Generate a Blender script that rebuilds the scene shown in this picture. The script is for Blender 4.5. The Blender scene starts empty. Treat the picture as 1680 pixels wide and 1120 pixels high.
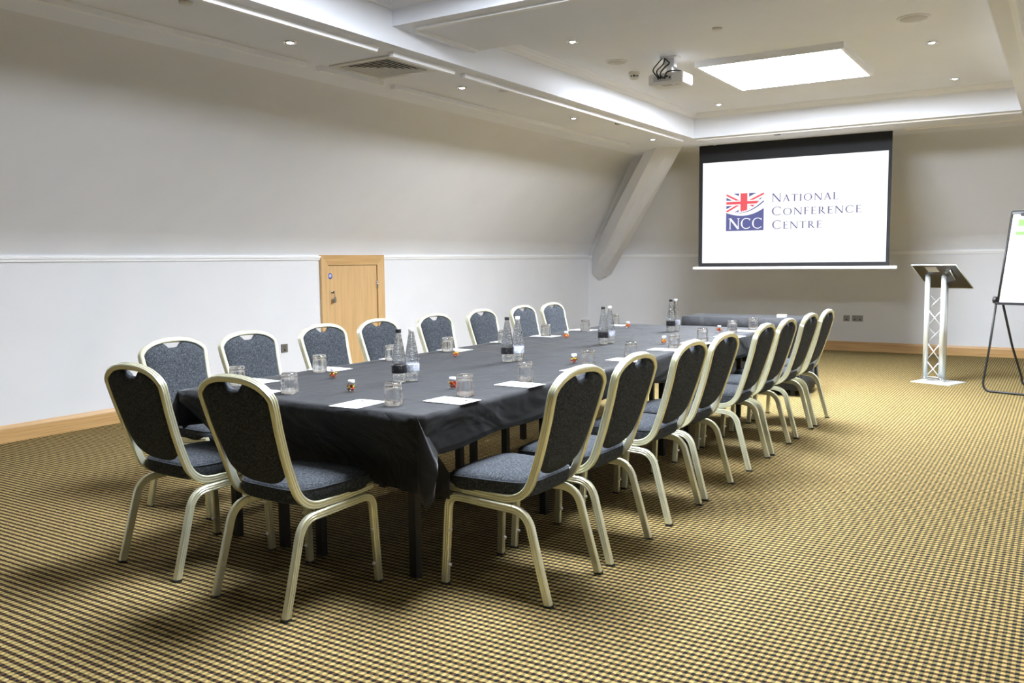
import bpy, bmesh, math, random
from mathutils import Vector, Matrix, noise
C = bpy.context.scene.collection
S = bpy.context.scene
PI = math.pi
rnd = random.Random(7)

# ------------------------------------------------------------------ helpers
class MB:
    """collects vertices and faces and links them as one mesh object"""
    def __init__(s): s.v = []; s.f = []; s.sm = []
    def add(s, vs, fs, smooth=False):
        n = len(s.v); s.v += [tuple(v) for v in vs]
        s.f += [tuple(i + n for i in f) for f in fs]; s.sm += [smooth] * len(fs)
        return s
    def box(s, x0, x1, y0, y1, z0, z1):
        v = [(x, y, z) for z in (z0, z1) for y in (y0, y1) for x in (x0, x1)]
        return s.add(v, [(0, 2, 3, 1), (4, 5, 7, 6), (0, 1, 5, 4), (2, 6, 7, 3), (0, 4, 6, 2), (1, 3, 7, 5)])
    def quad(s, a, b, c, d): return s.add([a, b, c, d], [(0, 1, 2, 3)])
    def lathe(s, prof, n=24, c=(0, 0, 0), smooth=True, axis='z'):
        vs = []
        for r, z in prof:
            for i in range(n):
                a = 2 * PI * i / n
                p = (r * math.cos(a), r * math.sin(a), z)
                if axis == 'x': p = (p[2], p[0], p[1])
                if axis == 'y': p = (p[1], p[2], p[0])
                vs.append((p[0] + c[0], p[1] + c[1], p[2] + c[2]))
        fs = []
        for j in range(len(prof) - 1):
            for i in range(n):
                k = (i + 1) % n
                fs.append((j * n + i, j * n + k, (j + 1) * n + k, (j + 1) * n + i))
        s.add(vs, fs, smooth)
        m = len(s.v) - len(vs)
        s.f.append(tuple(m + i for i in reversed(range(n)))); s.sm.append(False)
        e = m + (len(prof) - 1) * n
        s.f.append(tuple(e + i for i in range(n))); s.sm.append(False)
        return s
    def tube(s, pts, r, n=10, smooth=True, caps=True):
        pts = [Vector(p) for p in pts]; vs = []
        up = None
        for i, p in enumerate(pts):
            t = (pts[min(i + 1, len(pts) - 1)] - pts[max(i - 1, 0)]).normalized()
            if up is None:
                up = Vector((0, 0, 1)) if abs(t.z) < .9 else Vector((1, 0, 0))
            up = (up - t * up.dot(t)).normalized(); b = t.cross(up)
            for k in range(n):
                a = 2 * PI * k / n
                vs.append(p + up * (r * math.cos(a)) + b * (r * math.sin(a)))
        fs = []
        for j in range(len(pts) - 1):
            for k in range(n):
                q = (k + 1) % n
                fs.append((j * n + k, j * n + q, (j + 1) * n + q, (j + 1) * n + k))
        s.add(vs, fs, smooth)
        if caps:
            m = len(s.v) - len(vs)
            s.f.append(tuple(m + i for i in reversed(range(n)))); s.sm.append(False)
            e = m + (len(pts) - 1) * n
            s.f.append(tuple(e + i for i in range(n))); s.sm.append(False)
        return s
    def sweep(s, pts, deps, prof):
        """prof = closed polygon of (depth, lateral); deps = depth vector for each point"""
        n = len(prof); vs = []
        pts = [Vector(p) for p in pts]
        for i, p in enumerate(pts):
            t = (pts[min(i + 1, len(pts) - 1)] - pts[max(i - 1, 0)]).normalized()
            d = Vector(deps[i]); d = (d - t * d.dot(t)).normalized(); l = t.cross(d)
            for a, b in prof: vs.append(p + d * a + l * b)
        fs = []
        for j in range(len(pts) - 1):
            for k in range(n):
                q = (k + 1) % n
                fs.append((j * n + k, j * n + q, (j + 1) * n + q, (j + 1) * n + k))
        s.add(vs, fs, True)
        m = len(s.v) - len(vs)
        s.f.append(tuple(m + i for i in reversed(range(n)))); s.sm.append(False)
        e = m + (len(pts) - 1) * n
        s.f.append(tuple(e + i for i in range(n))); s.sm.append(False)
        return s
    def grid(s, rows, smooth=True, closed=False):
        m = len(rows[0]); vs = [p for r in rows for p in r]; fs = []
        for j in range(len(rows) - 1):
            for i in range(m if closed else m - 1):
                k = (i + 1) % m
                fs.append((j * m + i, j * m + k, (j + 1) * m + k, (j + 1) * m + i))
        return s.add(vs, fs, smooth)
    def ball(s, c, r, n=8, m=6, sq=1.0):
        rows = []
        for j in range(m + 1):
            t = PI * j / m
            rows.append([(c[0] + r * math.sin(t) * math.cos(2 * PI * i / n), c[1] + r * math.sin(t) * math.sin(2 * PI * i / n), c[2] - r * sq * math.cos(t)) for i in range(n)])
        return s.grid(rows, True, True)
    def build(s, name, mat=None, parent=None, fix=True, edge=None):
        me = bpy.data.meshes.new(name); me.from_pydata(s.v, [], s.f); me.update()
        for p, q in zip(me.polygons, s.sm): p.use_smooth = q
        if fix:
            bm = bmesh.new(); bm.from_mesh(me)
            bmesh.ops.remove_doubles(bm, verts=bm.verts, dist=1e-6)
            bmesh.ops.recalc_face_normals(bm, faces=bm.faces)
            if edge:
                bm.normal_update()
                for e in bm.edges:
                    if len(e.link_faces) == 2 and e.calc_face_angle(0) > edge: e.smooth = False
            bm.to_mesh(me); bm.free()
        o = bpy.data.objects.new(name, me); C.objects.link(o)
        if mat: me.materials.append(mat)
        if parent: o.parent = parent
        return o

def tag(o, label=None, cat=None, group=None, kind=None):
    if label: o['label'] = label
    if cat: o['category'] = cat
    if group: o['group'] = group
    if kind: o['kind'] = kind
    return o
def empty(name, loc=(0, 0, 0), rz=0.0):
    o = bpy.data.objects.new(name, None); C.objects.link(o)
    o.location = loc; o.rotation_euler = (0, 0, rz); o.empty_display_size = .1
    return o
def copy_tree(o, parent=None):
    c = o.copy(); C.objects.link(c)
    for k in ('label', 'group'):
        if parent is None and k in c: del c[k]
    if parent: c.parent = parent; c.matrix_parent_inverse = o.matrix_parent_inverse
    for ch in [x for x in C.objects if x.parent == o]: copy_tree(ch, c)
    return c
def struct(mb, name, mat): return tag(mb.build(name, mat), kind='structure')

# ------------------------------------------------------------------ materials
def mat(name, col=(.8, .8, .8), rough=.6, metal=0.0, **k):
    m = bpy.data.materials.new(name); m.use_nodes = True
    b = m.node_tree.nodes['Principled BSDF']
    b.inputs['Base Color'].default_value = (*col, 1)
    b.inputs['Roughness'].default_value = rough; b.inputs['Metallic'].default_value = metal
    for a, v in k.items(): b.inputs[a].default_value = v
    return m
def N(m, t, **k):
    n = m.node_tree.nodes.new(t)
    for a, v in k.items():
        if a in n.inputs and not hasattr(n, a): n.inputs[a].default_value = v
        else: setattr(n, a, v)
    return n
def L(m, a, b): m.node_tree.links.new(a, b)
def bsdf(m): return m.node_tree.nodes['Principled BSDF']
def ramp(m, stops):
    r = N(m, 'ShaderNodeValToRGB'); e = r.color_ramp.elements
    e[0].position, e[0].color = stops[0][0], (*stops[0][1], 1)
    e[1].position, e[1].color = stops[-1][0], (*stops[-1][1], 1)
    for p, c in stops[1:-1]:
        x = e.new(p); x.color = (*c, 1)
    return r
def noisy(m, scale, stops, stretch=(1, 1, 1), detail=3, bump=0, bscale=None, dist=.002, rot=(0, 0, 0)):
    tc = N(m, 'ShaderNodeTexCoord'); mp = N(m, 'ShaderNodeMapping')
    mp.inputs['Scale'].default_value = stretch; mp.inputs['Rotation'].default_value = rot
    L(m, tc.outputs['Object'], mp.inputs['Vector'])
    n = N(m, 'ShaderNodeTexNoise'); n.inputs['Scale'].default_value = scale; n.inputs['Detail'].default_value = detail
    L(m, mp.outputs[0], n.inputs['Vector'])
    r = ramp(m, stops); L(m, n.outputs[0], r.inputs[0]); L(m, r.outputs[0], bsdf(m).inputs['Base Color'])
    if bump:
        n2 = n
        if bscale:
            n2 = N(m, 'ShaderNodeTexNoise'); n2.inputs['Scale'].default_value = bscale; L(m, mp.outputs[0], n2.inputs['Vector'])
        b = N(m, 'ShaderNodeBump'); b.inputs['Strength'].default_value = bump; b.inputs['Distance'].default_value = dist
        L(m, n2.outputs[0], b.inputs['Height']); L(m, b.outputs[0], bsdf(m).inputs['Normal'])
    return m
def emis(name, col, st):
    m = mat(name, (0, 0, 0), .8); b = bsdf(m)
    b.inputs['Emission Color'].default_value = (*col, 1); b.inputs['Emission Strength'].default_value = st
    b.inputs['Specular IOR Level'].default_value = 0
    return m

M = {}
M['wall'] = noisy(mat('wall_paint', rough=.85), 2.0, [(.3, (.735, .74, .755)), (.7, (.765, .77, .785))], bump=.08, bscale=160, dist=.001)
M['ceil'] = noisy(mat('ceiling_paint', rough=.9), 1.5, [(.3, (.82, .84, .89)), (.7, (.85, .87, .92))])
M['gloss_white'] = mat('white_satin_trim', (.86, .86, .86), .4)
M['oak'] = noisy(mat('oak', rough=.42), 5, [(.25, (.44, .255, .095)), (.5, (.56, .345, .14)), (.75, (.62, .39, .17))], stretch=(1, .35, 9), detail=5)
M['oak_x'] = noisy(mat('oak_lengthwise', rough=.42), 5, [(.25, (.44, .255, .095)), (.5, (.56, .345, .14)), (.75, (.62, .39, .17))], stretch=(.35, .35, 14), detail=5)
M['oak_door'] = noisy(mat('oak_door_veneer', rough=.42), 4, [(.25, (.55, .345, .15)), (.5, (.62, .40, .185)), (.75, (.67, .44, .21))], stretch=(1, 7, .5), detail=5)
M['gold'] = noisy(mat('champagne_metal', rough=.27, metal=.6), 9, [(.3, (.76, .77, .57)), (.7, (.88, .89, .70))], stretch=(1, 1, .25), detail=4)
M['fabric'] = noisy(mat('heather_fabric', rough=.95), 130, [(.30, (.020, .023, .028)), (.5, (.042, .048, .056)), (.70, (.088, .096, .108))], detail=4, bump=.35, dist=.002)
bsdf(M['fabric']).inputs['Specular IOR Level'].default_value = .15
M['piping'] = mat('seat_piping', (.035, .042, .052), .9)
M['black_plastic'] = mat('black_plastic', (.012, .012, .014), .45)
M['white_plastic'] = mat('white_plastic', (.8, .8, .8), .4)
M['black_metal'] = mat('black_metal', (.010, .010, .011), .5)
M['chrome'] = mat('chrome', (.75, .75, .76), .12, 1.0)
M['brushed'] = mat('brushed_steel', (.26, .25, .24), .42, .9)
M['alu'] = mat('aluminium', (.80, .84, .84), .35, .6)
M['paper'] = mat('paper', (.9, .9, .9), .7)
M['print_grey'] = mat('grey_print', (.30, .31, .36), .8)
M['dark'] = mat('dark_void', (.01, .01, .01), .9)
M['cream'] = mat('cream_plastic', (.62, .60, .55), .5)
M['grille'] = mat('speaker_grille', (.60, .59, .56), .7)
M['grey_plastic'] = mat('grey_plastic', (.55, .55, .56), .45)
M['unseen_dark'] = mat('unseen_wall_darkened', (.10, .07, .045), .6)  # invented dark tone, keeps bounced light low behind the camera
M['table_top'] = mat('laminate_top', (.35, .30, .24), .6)
M['lectern_top'] = mat('dark_acrylic', (.045, .038, .030), .3)
M['green'] = mat('green_print', (.13, .36, .06), .7)
M['label_black'] = noisy(mat('black_label', rough=.35), 120, [(.60, (.010, .010, .012)), (.72, (.25, .25, .27))])
M['label_white'] = noisy(mat('pale_label', rough=.35), 90, [(.40, (.45, .50, .62)), (.6, (.78, .80, .86))])
M['blue'] = mat('blue_sign', (.03, .11, .50), .4)
M['screen_black'] = mat('screen_fabric', (.008, .009, .011), .8)

m = mat('black_tablecloth', rough=.72); M['cloth'] = m
b = bsdf(m); b.inputs['Sheen Weight'].default_value = .13; b.inputs['Sheen Roughness'].default_value = .4
b.inputs['Sheen Tint'].default_value = (.9, .95, 1, 1); b.inputs['Specular IOR Level'].default_value = .35
tc = N(m, 'ShaderNodeTexCoord'); n1 = N(m, 'ShaderNodeTexNoise'); n1.inputs['Scale'].default_value = 420; L(m, tc.outputs['Object'], n1.inputs['Vector'])
r = ramp(m, [(.3, (.006, .0065, .008)), (.7, (.013, .014, .017))]); L(m, n1.outputs[0], r.inputs[0]); L(m, r.outputs[0], b.inputs['Base Color'])
mp = N(m, 'ShaderNodeMapping'); mp.inputs['Scale'].default_value = (1, .42, 1); mp.inputs['Rotation'].default_value = (0, 0, .5); L(m, tc.outputs['Object'], mp.inputs['Vector'])
n2 = N(m, 'ShaderNodeTexNoise'); n2.inputs['Scale'].default_value = 5.5; n2.inputs['Detail'].default_value = 3; n2.inputs['Distortion'].default_value = .6; L(m, mp.outputs[0], n2.inputs['Vector'])
bu = N(m, 'ShaderNodeBump'); bu.inputs['Strength'].default_value = .6; bu.inputs['Distance'].default_value = .05; L(m, n2.outputs[0], bu.inputs['Height']); L(m, bu.outputs[0], b.inputs['Normal'])

# carpet: woven check, dark where the navy weft and warp cross, brown and olive between, gold in the open squares
m = mat('check_carpet', rough=.95); M['carpet'] = m; b = bsdf(m); b.inputs['Specular IOR Level'].default_value = .1
geo = N(m, 'ShaderNodeTexCoord'); sep = N(m, 'ShaderNodeSeparateXYZ'); L(m, geo.outputs['Object'], sep.inputs[0])
wob = N(m, 'ShaderNodeTexNoise'); wob.inputs['Scale'].default_value = 70; L(m, geo.outputs['Object'], wob.inputs['Vector'])
def wave(out, pitch, lo, hi):
    a = N(m, 'ShaderNodeMath', operation='DIVIDE'); a.inputs[1].default_value = pitch; L(m, out, a.inputs[0])
    w = N(m, 'ShaderNodeMath', operation='MULTIPLY_ADD'); w.inputs[1].default_value = .35; w.inputs[2].default_value = -.17; L(m, wob.outputs[0], w.inputs[0])
    a2 = N(m, 'ShaderNodeMath', operation='ADD'); L(m, a.outputs[0], a2.inputs[0]); L(m, w.outputs[0], a2.inputs[1])
    f = N(m, 'ShaderNodeMath', operation='FRACT'); L(m, a2.outputs[0], f.inputs[0])
    c = N(m, 'ShaderNodeMath', operation='SUBTRACT'); c.inputs[1].default_value = .5; L(m, f.outputs[0], c.inputs[0])
    d = N(m, 'ShaderNodeMath', operation='ABSOLUTE'); L(m, c.outputs[0], d.inputs[0])
    s = N(m, 'ShaderNodeMapRange', interpolation_type='SMOOTHSTEP'); s.inputs['From Min'].default_value = lo; s.inputs['From Max'].default_value = hi
    L(m, d.outputs[0], s.inputs['Value']); return s.outputs[0]     # 1 inside the dark yarn
wx = wave(sep.outputs['X'], .0262, .20, .30); wy = wave(sep.outputs['Y'], .0335, .20, .30)
tuft = N(m, 'ShaderNodeTexNoise'); tuft.inputs['Scale'].default_value = 55; tuft.inputs['Detail'].default_value = 2; L(m, geo.outputs['Object'], tuft.inputs['Vector'])
gold = ramp(m, [(.35, (.35, .29, .11)), (.5, (.46, .325, .125)), (.65, (.50, .385, .165))]); L(m, tuft.outputs[0], gold.inputs[0])
def mixc(f, a, bcol):
    x = N(m, 'ShaderNodeMix', data_type='RGBA'); L(m, f, x.inputs[0])
    for i, c in ((6, a), (7, bcol)):
        if isinstance(c, tuple): x.inputs[i].default_value = (*c, 1)
        else: L(m, c, x.inputs[i])
    return x.outputs[2]
row = mixc(wx, (.095, .055, .020), (.008, .008, .012))
opn = mixc(wx, gold.outputs[0], (.21, .175, .07))
allc = mixc(wy, opn, row)
L(m, allc, b.inputs['Base Color'])
bu = N(m, 'ShaderNodeBump'); bu.inputs['Strength'].default_value = .5; bu.inputs['Distance'].default_value = .004
fz = N(m, 'ShaderNodeTexNoise'); fz.inputs['Scale'].default_value = 300; L(m, geo.outputs['Object'], fz.inputs['Vector']); L(m, fz.outputs[0], bu.inputs['Height']); L(m, bu.outputs[0], b.inputs['Normal'])

M['glass'] = mat('clear_glass', (1, 1, 1), .0, 0, **{'Transmission Weight': 1.0, 'IOR': 1.45, 'Alpha': .72})
m = mat('water_glass', (.95, .98, .99), .02, 0, **{'Transmission Weight': 1.0, 'IOR': 1.36, 'Alpha': .8}); M['water'] = m
tc = N(m, 'ShaderNodeTexCoord'); vo = N(m, 'ShaderNodeTexVoronoi'); vo.inputs['Scale'].default_value = 110; L(m, tc.outputs['Object'], vo.inputs['Vector'])
bu = N(m, 'ShaderNodeBump'); bu.inputs['Strength'].default_value = .5; bu.inputs['Distance'].default_value = .004; L(m, vo.outputs['Distance'], bu.inputs['Height']); L(m, bu.outputs[0], bsdf(m).inputs['Normal'])
m = mat('jelly_sweets', rough=.35); M['sweets'] = m
tc = N(m, 'ShaderNodeTexCoord'); vo = N(m, 'ShaderNodeTexVoronoi'); vo.inputs['Scale'].default_value = 75; L(m, tc.outputs['Object'], vo.inputs['Vector'])
sp = N(m, 'ShaderNodeSeparateColor'); L(m, vo.outputs['Color'], sp.inputs[0])
r = ramp(m, [(0, (.75, .02, .01)), (.4, (.80, .06, .01)), (.41, (.9, .28, .02)), (.65, (.95, .30, .03)), (.66, (.9, .65, .05)), (.84, (.9, .7, .1)), (.85, (.12, .40, .05)), (1, (.15, .45, .06))])
r.color_ramp.interpolation = 'CONSTANT'; L(m, sp.outputs[0], r.inputs[0]); L(m, r.outputs[0], bsdf(m).inputs['Base Color'])
PANEL = 116.0
M['panel_light'] = emis('light_diffuser', (.90, .955, 1.05), PANEL); M['panel_dim'] = emis('light_diffuser_near', (.90, .955, 1.05), PANEL * .58)
M['bulb'] = emis('lamp_glow', (1, .97, .95), 30)
M['proj_white'] = emis('projected_white', (.985, .99, 1.0), 1.12)
M['proj_navy'] = emis('projected_navy', (.155, .165, .38), 1.0)
M['proj_red'] = emis('projected_red', (.95, .135, .16), 1.0)
M['proj_text'] = emis('projected_text', (.17, .18, .36), 1.0)

# ------------------------------------------------------------------ room shell (metres; camera stands near the origin)
XL, XR, YB, YF = -6.79, 2.45, 13.18, -5.0
ZR = 1.42                       # knee wall height
SD = 1.62
SX0, SX1, SY1 = XL + SD, XR - SD, YB - SD   # where the slopes meet the soffit
ZS, ZC = 2.80, 3.09
CX0, CX1, CY0, CY1 = -3.894, -.44, -.9, 10.33   # recess
BY0, BY1, ZB = 4.69, 5.59, 2.92                 # beam across the recess
struct(MB().box(XL - .1, XR + .1, YF - .1, YB + .1, -.06, 0), 'floor', M['carpet'])
SLOPE = [(0, ZR)] + [(1.45 * k / 6 * .9, ZR + (ZS - ZR) * k / 6 * .9) for k in range(1, 7)]
SLOPE += [((1 - q) ** 2 * 1.305 + 2 * q * (1 - q) * 1.45 + q * q * SD, (1 - q) ** 2 * (ZR + (ZS - ZR) * .9) + (2 * q * (1 - q) + q * q) * ZS) for q in [k / 8 for k in range(1, 9)]]
def wall(name, base, line):
    w = MB(); w.quad(*base); w.grid([line(d_, z_) for d_, z_ in SLOPE], True); return struct(w, name, M['wall'])
wall('wall_left', ((XL, YF, 0), (XL, YB, 0), (XL, YB, ZR), (XL, YF, ZR)), lambda d_, z_: [(XL + d_, YF, z_), (XL + d_, YB - d_, z_)])
wall('wall_right', ((XR, YF, 0), (XR, YB, 0), (XR, YB, ZR), (XR, YF, ZR)), lambda d_, z_: [(XR - d_, YF, z_), (XR - d_, YB - d_, z_)])
wall('wall_back', ((XL, YB, 0), (XR, YB, 0), (XR, YB, ZR), (XL, YB, ZR)), lambda d_, z_: [(XL + d_, YB - d_, z_), (XR - d_, YB - d_, z_)])
w = MB(); vs_ = [(XL, YF, 0)] + [(XL + d_, YF, z_) for d_, z_ in SLOPE] + [(XR - d_, YF, z_) for d_, z_ in reversed(SLOPE)] + [(XR, YF, 0)]
w.add(vs_, [tuple(range(len(vs_)))])
struct(w, 'wall_front', M['unseen_dark'])  # unseen wall, darkened to cut the fill light on the chair backs
VX, VY, VH = -4.39, 5.18, .245   # air diffuser
c = MB()
xs = [SX0, VX - VH, VX + VH, CX0, CX1, SX1]; ys = [YF, CY0, VY - VH, VY + VH, CY1, SY1]
for i in range(5):
    for j in range(5):
        x, y = (xs[i] + xs[i + 1]) / 2, (ys[j] + ys[j + 1]) / 2
        if CX0 < x < CX1 and CY0 < y < CY1: continue
        if abs(x - VX) < VH and abs(y - VY) < VH: continue
        c.quad((xs[i], ys[j], ZS), (xs[i + 1], ys[j], ZS), (xs[i + 1], ys[j + 1], ZS), (xs[i], ys[j + 1], ZS))
c.quad((CX0, CY0, ZS), (CX0, CY1, ZS), (CX0, CY1, ZC), (CX0, CY0, ZC))
c.quad((CX1, CY0, ZS), (CX1, CY1, ZS), (CX1, CY1, ZC), (CX1, CY0, ZC))
c.quad((CX0, CY0, ZS), (CX1, CY0, ZS), (CX1, CY0, ZC), (CX0, CY0, ZC))
c.quad((CX0, CY1, ZS), (CX1, CY1, ZS), (CX1, CY1, ZC), (CX0, CY1, ZC))
c.quad((CX0, CY0, ZC), (CX1, CY0, ZC), (CX1, CY1, ZC), (CX0, CY1, ZC))
c.box(CX0, CX1, BY0, BY1, ZB, ZC)
struct(c, 'ceiling', M['ceil'])
# cornice round each recess
def cornice(x0, x1, y0, y1, name):
    pr = [(0, -.062), (.010, -.062), (.014, -.050), (.026, -.040), (.040, -.030), (.050, -.016), (.062, -.012), (.068, 0)]
    rows = []
    for o_, dz in pr:
        rows.append([(x0 + o_, y0 + o_, ZC + dz), (x1 - o_, y0 + o_, ZC + dz), (x1 - o_, y1 - o_, ZC + dz), (x0 + o_, y1 - o_, ZC + dz)])
    mb = MB(); mb.grid(rows, False, True)
    return struct(mb, name, M['gloss_white'])
cornice(CX0, CX1, BY1, CY1, 'trim_1'); cornice(CX0, CX1, CY0, BY0, 'trim_2')
# flat mouldings planted on the soffit
def strip(mb, x0, x1, y0, y1, z, t=.034):
    e = .008
    mb.add([(x0, y0, z), (x1, y0, z), (x1, y1, z), (x0, y1, z), (x0 + e, y0 + e, z - t), (x1 - e, y0 + e, z - t), (x1 - e, y1 - e, z - t), (x0 + e, y1 - e, z - t)],
           [(4, 5, 6, 7), (0, 1, 5, 4), (1, 2, 6, 5), (2, 3, 7, 6), (3, 0, 4, 7), (0, 3, 2, 1)])
t = MB()
for y0, y1 in ((CY0, 4.68), (4.83, 5.57), (5.69, 10.32)): strip(t, -4.055, -4.005, y0, y1, ZS)
for y0, y1 in ((CY0, 4.74), (4.87, 5.585), (5.72, 10.33)): strip(t, -4.79, -4.735, y0, y1, ZS)
struct(t, 'trim_3', M['gloss_white'])
t = MB(); strip(t, -3.89, -.43, 10.40, 10.44, ZS, .02); strip(t, -3.89, -3.845, 10.44, 11.04, ZS, .014); strip(t, -.475, -.43, 10.44, 11.04, ZS, .014)
strip(t, -1.62, -.43, 11.04, 11.085, ZS, .014)
struct(t, 'trim_4', M['gloss_white'])
t = MB()
for y0, y1 in ((CY0, 4.70), (4.83, 5.57), (5.69, 10.32)): strip(t, -.34, -.29, y0, y1, ZS); strip(t, .36, .41, y0, y1, ZS)
struct(t, 'trim_5', M['gloss_white'])
t = MB(); strip(t, -3.85, -3.79, BY0 + .16, BY1 - .02, ZB, .016); strip(t, -3.79, CX1 - .05, BY0 + .10, BY0 + .16, ZB, .016)
struct(t, 'trim_6', M['gloss_white'])
# boxed hip beam in the far left corner
P1, P2 = Vector((-6.735, 13.18, 1.098)), Vector((-4.611, 10.869, 2.8))
Q1, Q2 = Vector((-6.373, 13.18, 1.098)), Vector((-4.296, 10.991, 2.8))
d1 = (P2 - P1); dn = d1.normalized(); side = Vector((1, 1, 0)).normalized()
wd = (Q2 - P2).dot(side); A2 = P2; B2 = P2 + side * wd
A1 = A2 - d1 * 1.04; B1 = A1 + side * wd
A1, B1, B2, mid = P1, Q1, Q2, Vector((-6.53, 13.09, 1.03)); uz = Vector((0, 0, .75))
t = MB(); m2 = (A2 + B2) / 2; t.add([A1, mid, m2, A2, B1, B2], [(0, 1, 2, 3), (1, 4, 5, 2)])
for p, q in ((A1, A2), (B1, B2), (A1, mid), (B1, mid)): t.add([p, q, q + uz * (0 if q.z > 2 else .5) + (dn * .02 if q.z > 2 else Vector()), p + uz * .5], [(0, 1, 2, 3)])
t.add([A1 + uz * .5, A2, A2 - dn * .1 + uz * .3], [(0, 1, 2)]) ; t.add([B1 + uz * .5, B2, B2 - dn * .1 + uz * .3], [(0, 1, 2)])
struct(t, 'trim_7', M['wall'])
# dado rail
DY0, DY1 = 6.87, 7.90
t = MB()
for y0, y1 in ((YF, DY0), (DY1, YB)):
    t.box(XL, XL + .016, y0, y1, 1.372, 1.415); t.box(XL, XL + .028, y0, y1, 1.395, 1.416)
struct(t, 'trim_8', M['gloss_white'])
t = MB(); t.box(XL, XR, YB - .016, YB, 1.372, 1.415); t.box(XL, XR, YB - .028, YB, 1.395, 1.416)
struct(t, 'trim_9', M['gloss_white'])
# oak skirting
def skirt(name, x0, x1, y0, y1, axis, sgn):
    mb = MB(); T, H = .022, .134
    pr = [(0, 0), (T, 0), (T, H - .03), (T - .012, H), (0, H)]
    if axis == 'y': vs = [(x0 + sgn * a, y, z) for y in (y0, y1) for a, z in pr]
    else: vs = [(x, y0 + sgn * a, z) for x in (x0, x1) for a, z in pr]
    mb.add(vs, [(0, 1, 6, 5), (1, 2, 7, 6), (2, 3, 8, 7), (3, 4, 9, 8), (0, 4, 3, 2, 1), (5, 6, 7, 8, 9)])
    return struct(mb, name, M['oak_x'])
skirt('baseboard_left', XL, XL, YF, 3.30, 'y', 1); skirt('baseboard_left', XL, XL, 3.302, DY0, 'y', 1); skirt('baseboard_left', XL, XL, DY1, YB, 'y', 1)
skirt('baseboard_back', XL, XR, YB, YB, 'x', -1); skirt('baseboard_right', XR, XR, YF, YB, 'y', -1)
# low oak access door
d = tag(empty('door_1', (XL, (DY0 + DY1) / 2, 0)), kind='structure')
f = MB(); W = (DY1 - DY0) / 2; fw = .112
f.add([(0, -W, 0), (.03, -W, 0), (.03, -W, 1.425), (0, -W, 1.425), (0, -W + fw, 0), (.022, -W + fw, 0), (.022, -W + fw, 1.425 - fw), (0, -W + fw, 1.425 - fw)],
      [(1, 2, 6, 5), (0, 3, 2, 1), (4, 5, 6, 7)])
f.add([(0, W, 0), (.03, W, 0), (.03, W, 1.425), (0, W, 1.425), (0, W - fw, 0), (.022, W - fw, 0), (.022, W - fw, 1.425 - fw), (0, W - fw, 1.425 - fw)],
      [(1, 5, 6, 2), (0, 1, 2, 3), (4, 7, 6, 5)])
f.build('door_frame', M['oak_door'], d); f = MB()
f.add([(.03, -W, 1.425), (.03, W, 1.425), (.022, W - fw, 1.425 - fw), (.022, -W + fw, 1.425 - fw), (0, -W, 1.425), (0, W, 1.425), (0, -W + fw, 1.425 - fw), (0, W - fw, 1.425 - fw)],
      [(0, 1, 2, 3), (0, 4, 5, 1), (3, 2, 7, 6)])
f.build('door_frame_head', M['oak_x'], d)
lf = MB().box(.001, .008, -W + fw + .004, W - fw - .006, .01, 1.425 - fw - .006).build('door_leaf', M['oak_door'], d)
g = MB().box(.0005, .004, -W + fw, W - fw, 0, 1.425 - fw).build('door_shadow_gap', M['dark'], d)
s = MB().lathe([(.032, .008), (.032, .0105), (.0, .0105)], 24, (0, 7.022 - 7.385, 1.195), axis='x').build('sign_disc', M['blue'], d); s['label'] = 'round blue fire door sign with white writing'
s2 = MB()
for k, (wd_, zz) in enumerate(((.030, .017), (.038, .008), (.038, -.001), (.028, -.010))): s2.box(.0106, .0112, -.363 - wd_ / 2, -.363 + wd_ / 2, 1.195 + zz - .0025, 1.195 + zz + .0025)
s2.build('sign_lettering', M['white_plastic'], s)
h = MB().lathe([(.016, .008), (.016, .018), (.011, .022), (0, .022)], 16, (0, -.345, 1.02), axis='x').build('lock', M['chrome'], d)
k = MB().box(.02, .05, -.348, -.342, 1.008, 1.032); k.tube([(.05, -.345, 1.01), (.048, -.340, .985), (.046, -.335, .96)], .003, 6); k.box(.042, .047, -.352, -.320, .905, .965); k.box(.034, .039, -.340, -.308, .915, .96)
k.build('keys', M['brushed'], h)
hg = MB().box(.008, .024, W - fw - .022, W - fw + .004, 1.04, 1.13); hg.tube([(.026, W - fw - .008, 1.04), (.026, W - fw - .008, 1.13)], .006, 8); hg.build('hinge', M['chrome'], d)
hg = MB().box(.008, .024, W - fw - .022, W - fw + .004, .20, .29); hg.build('hinge', M['chrome'], d)

# ------------------------------------------------------------------ ceiling fittings
v = tag(empty('air_diffuser', (VX, VY, ZS)), 'square white four-way air diffuser in the left-hand soffit', 'air vent')
f = MB()
def ring(mb, a0, z0, a1, z1):
    p = [(-1, -1), (1, -1), (1, 1), (-1, 1)]
    mb.grid([[(q[0] * a0, q[1] * a0, z0) for q in p], [(q[0] * a1, q[1] * a1, z1) for q in p]], False, True)
ring(f, .285, -.001, .285, -.012); ring(f, .285, -.012, .235, -.012); ring(f, .235, -.012, .235, .03)
f.build('frame', M['cream'], v)
f = MB()
for k in range(6):
    a = .225 - k * .036
    ring(f, a, -.012, a - .040, .020); ring(f, a - .040, .020, a - .043, .020); ring(f, a - .043, .020, a - .009, -.0125); ring(f, a - .009, -.0125, a, -.012)
f.box(-.012, .012, -.012, .012, -.012, -.008)
f.build('louvres', M['cream'], v)
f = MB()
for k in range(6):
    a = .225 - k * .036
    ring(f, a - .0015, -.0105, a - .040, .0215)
f.build('louvre_shade', M['dark'], v)  # black sheets over the blade tops, shade between louvres put in as colour
MB().box(-.243, .243, -.243, .243, .05, .12).build('duct_box', M['dark'], v)

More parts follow.
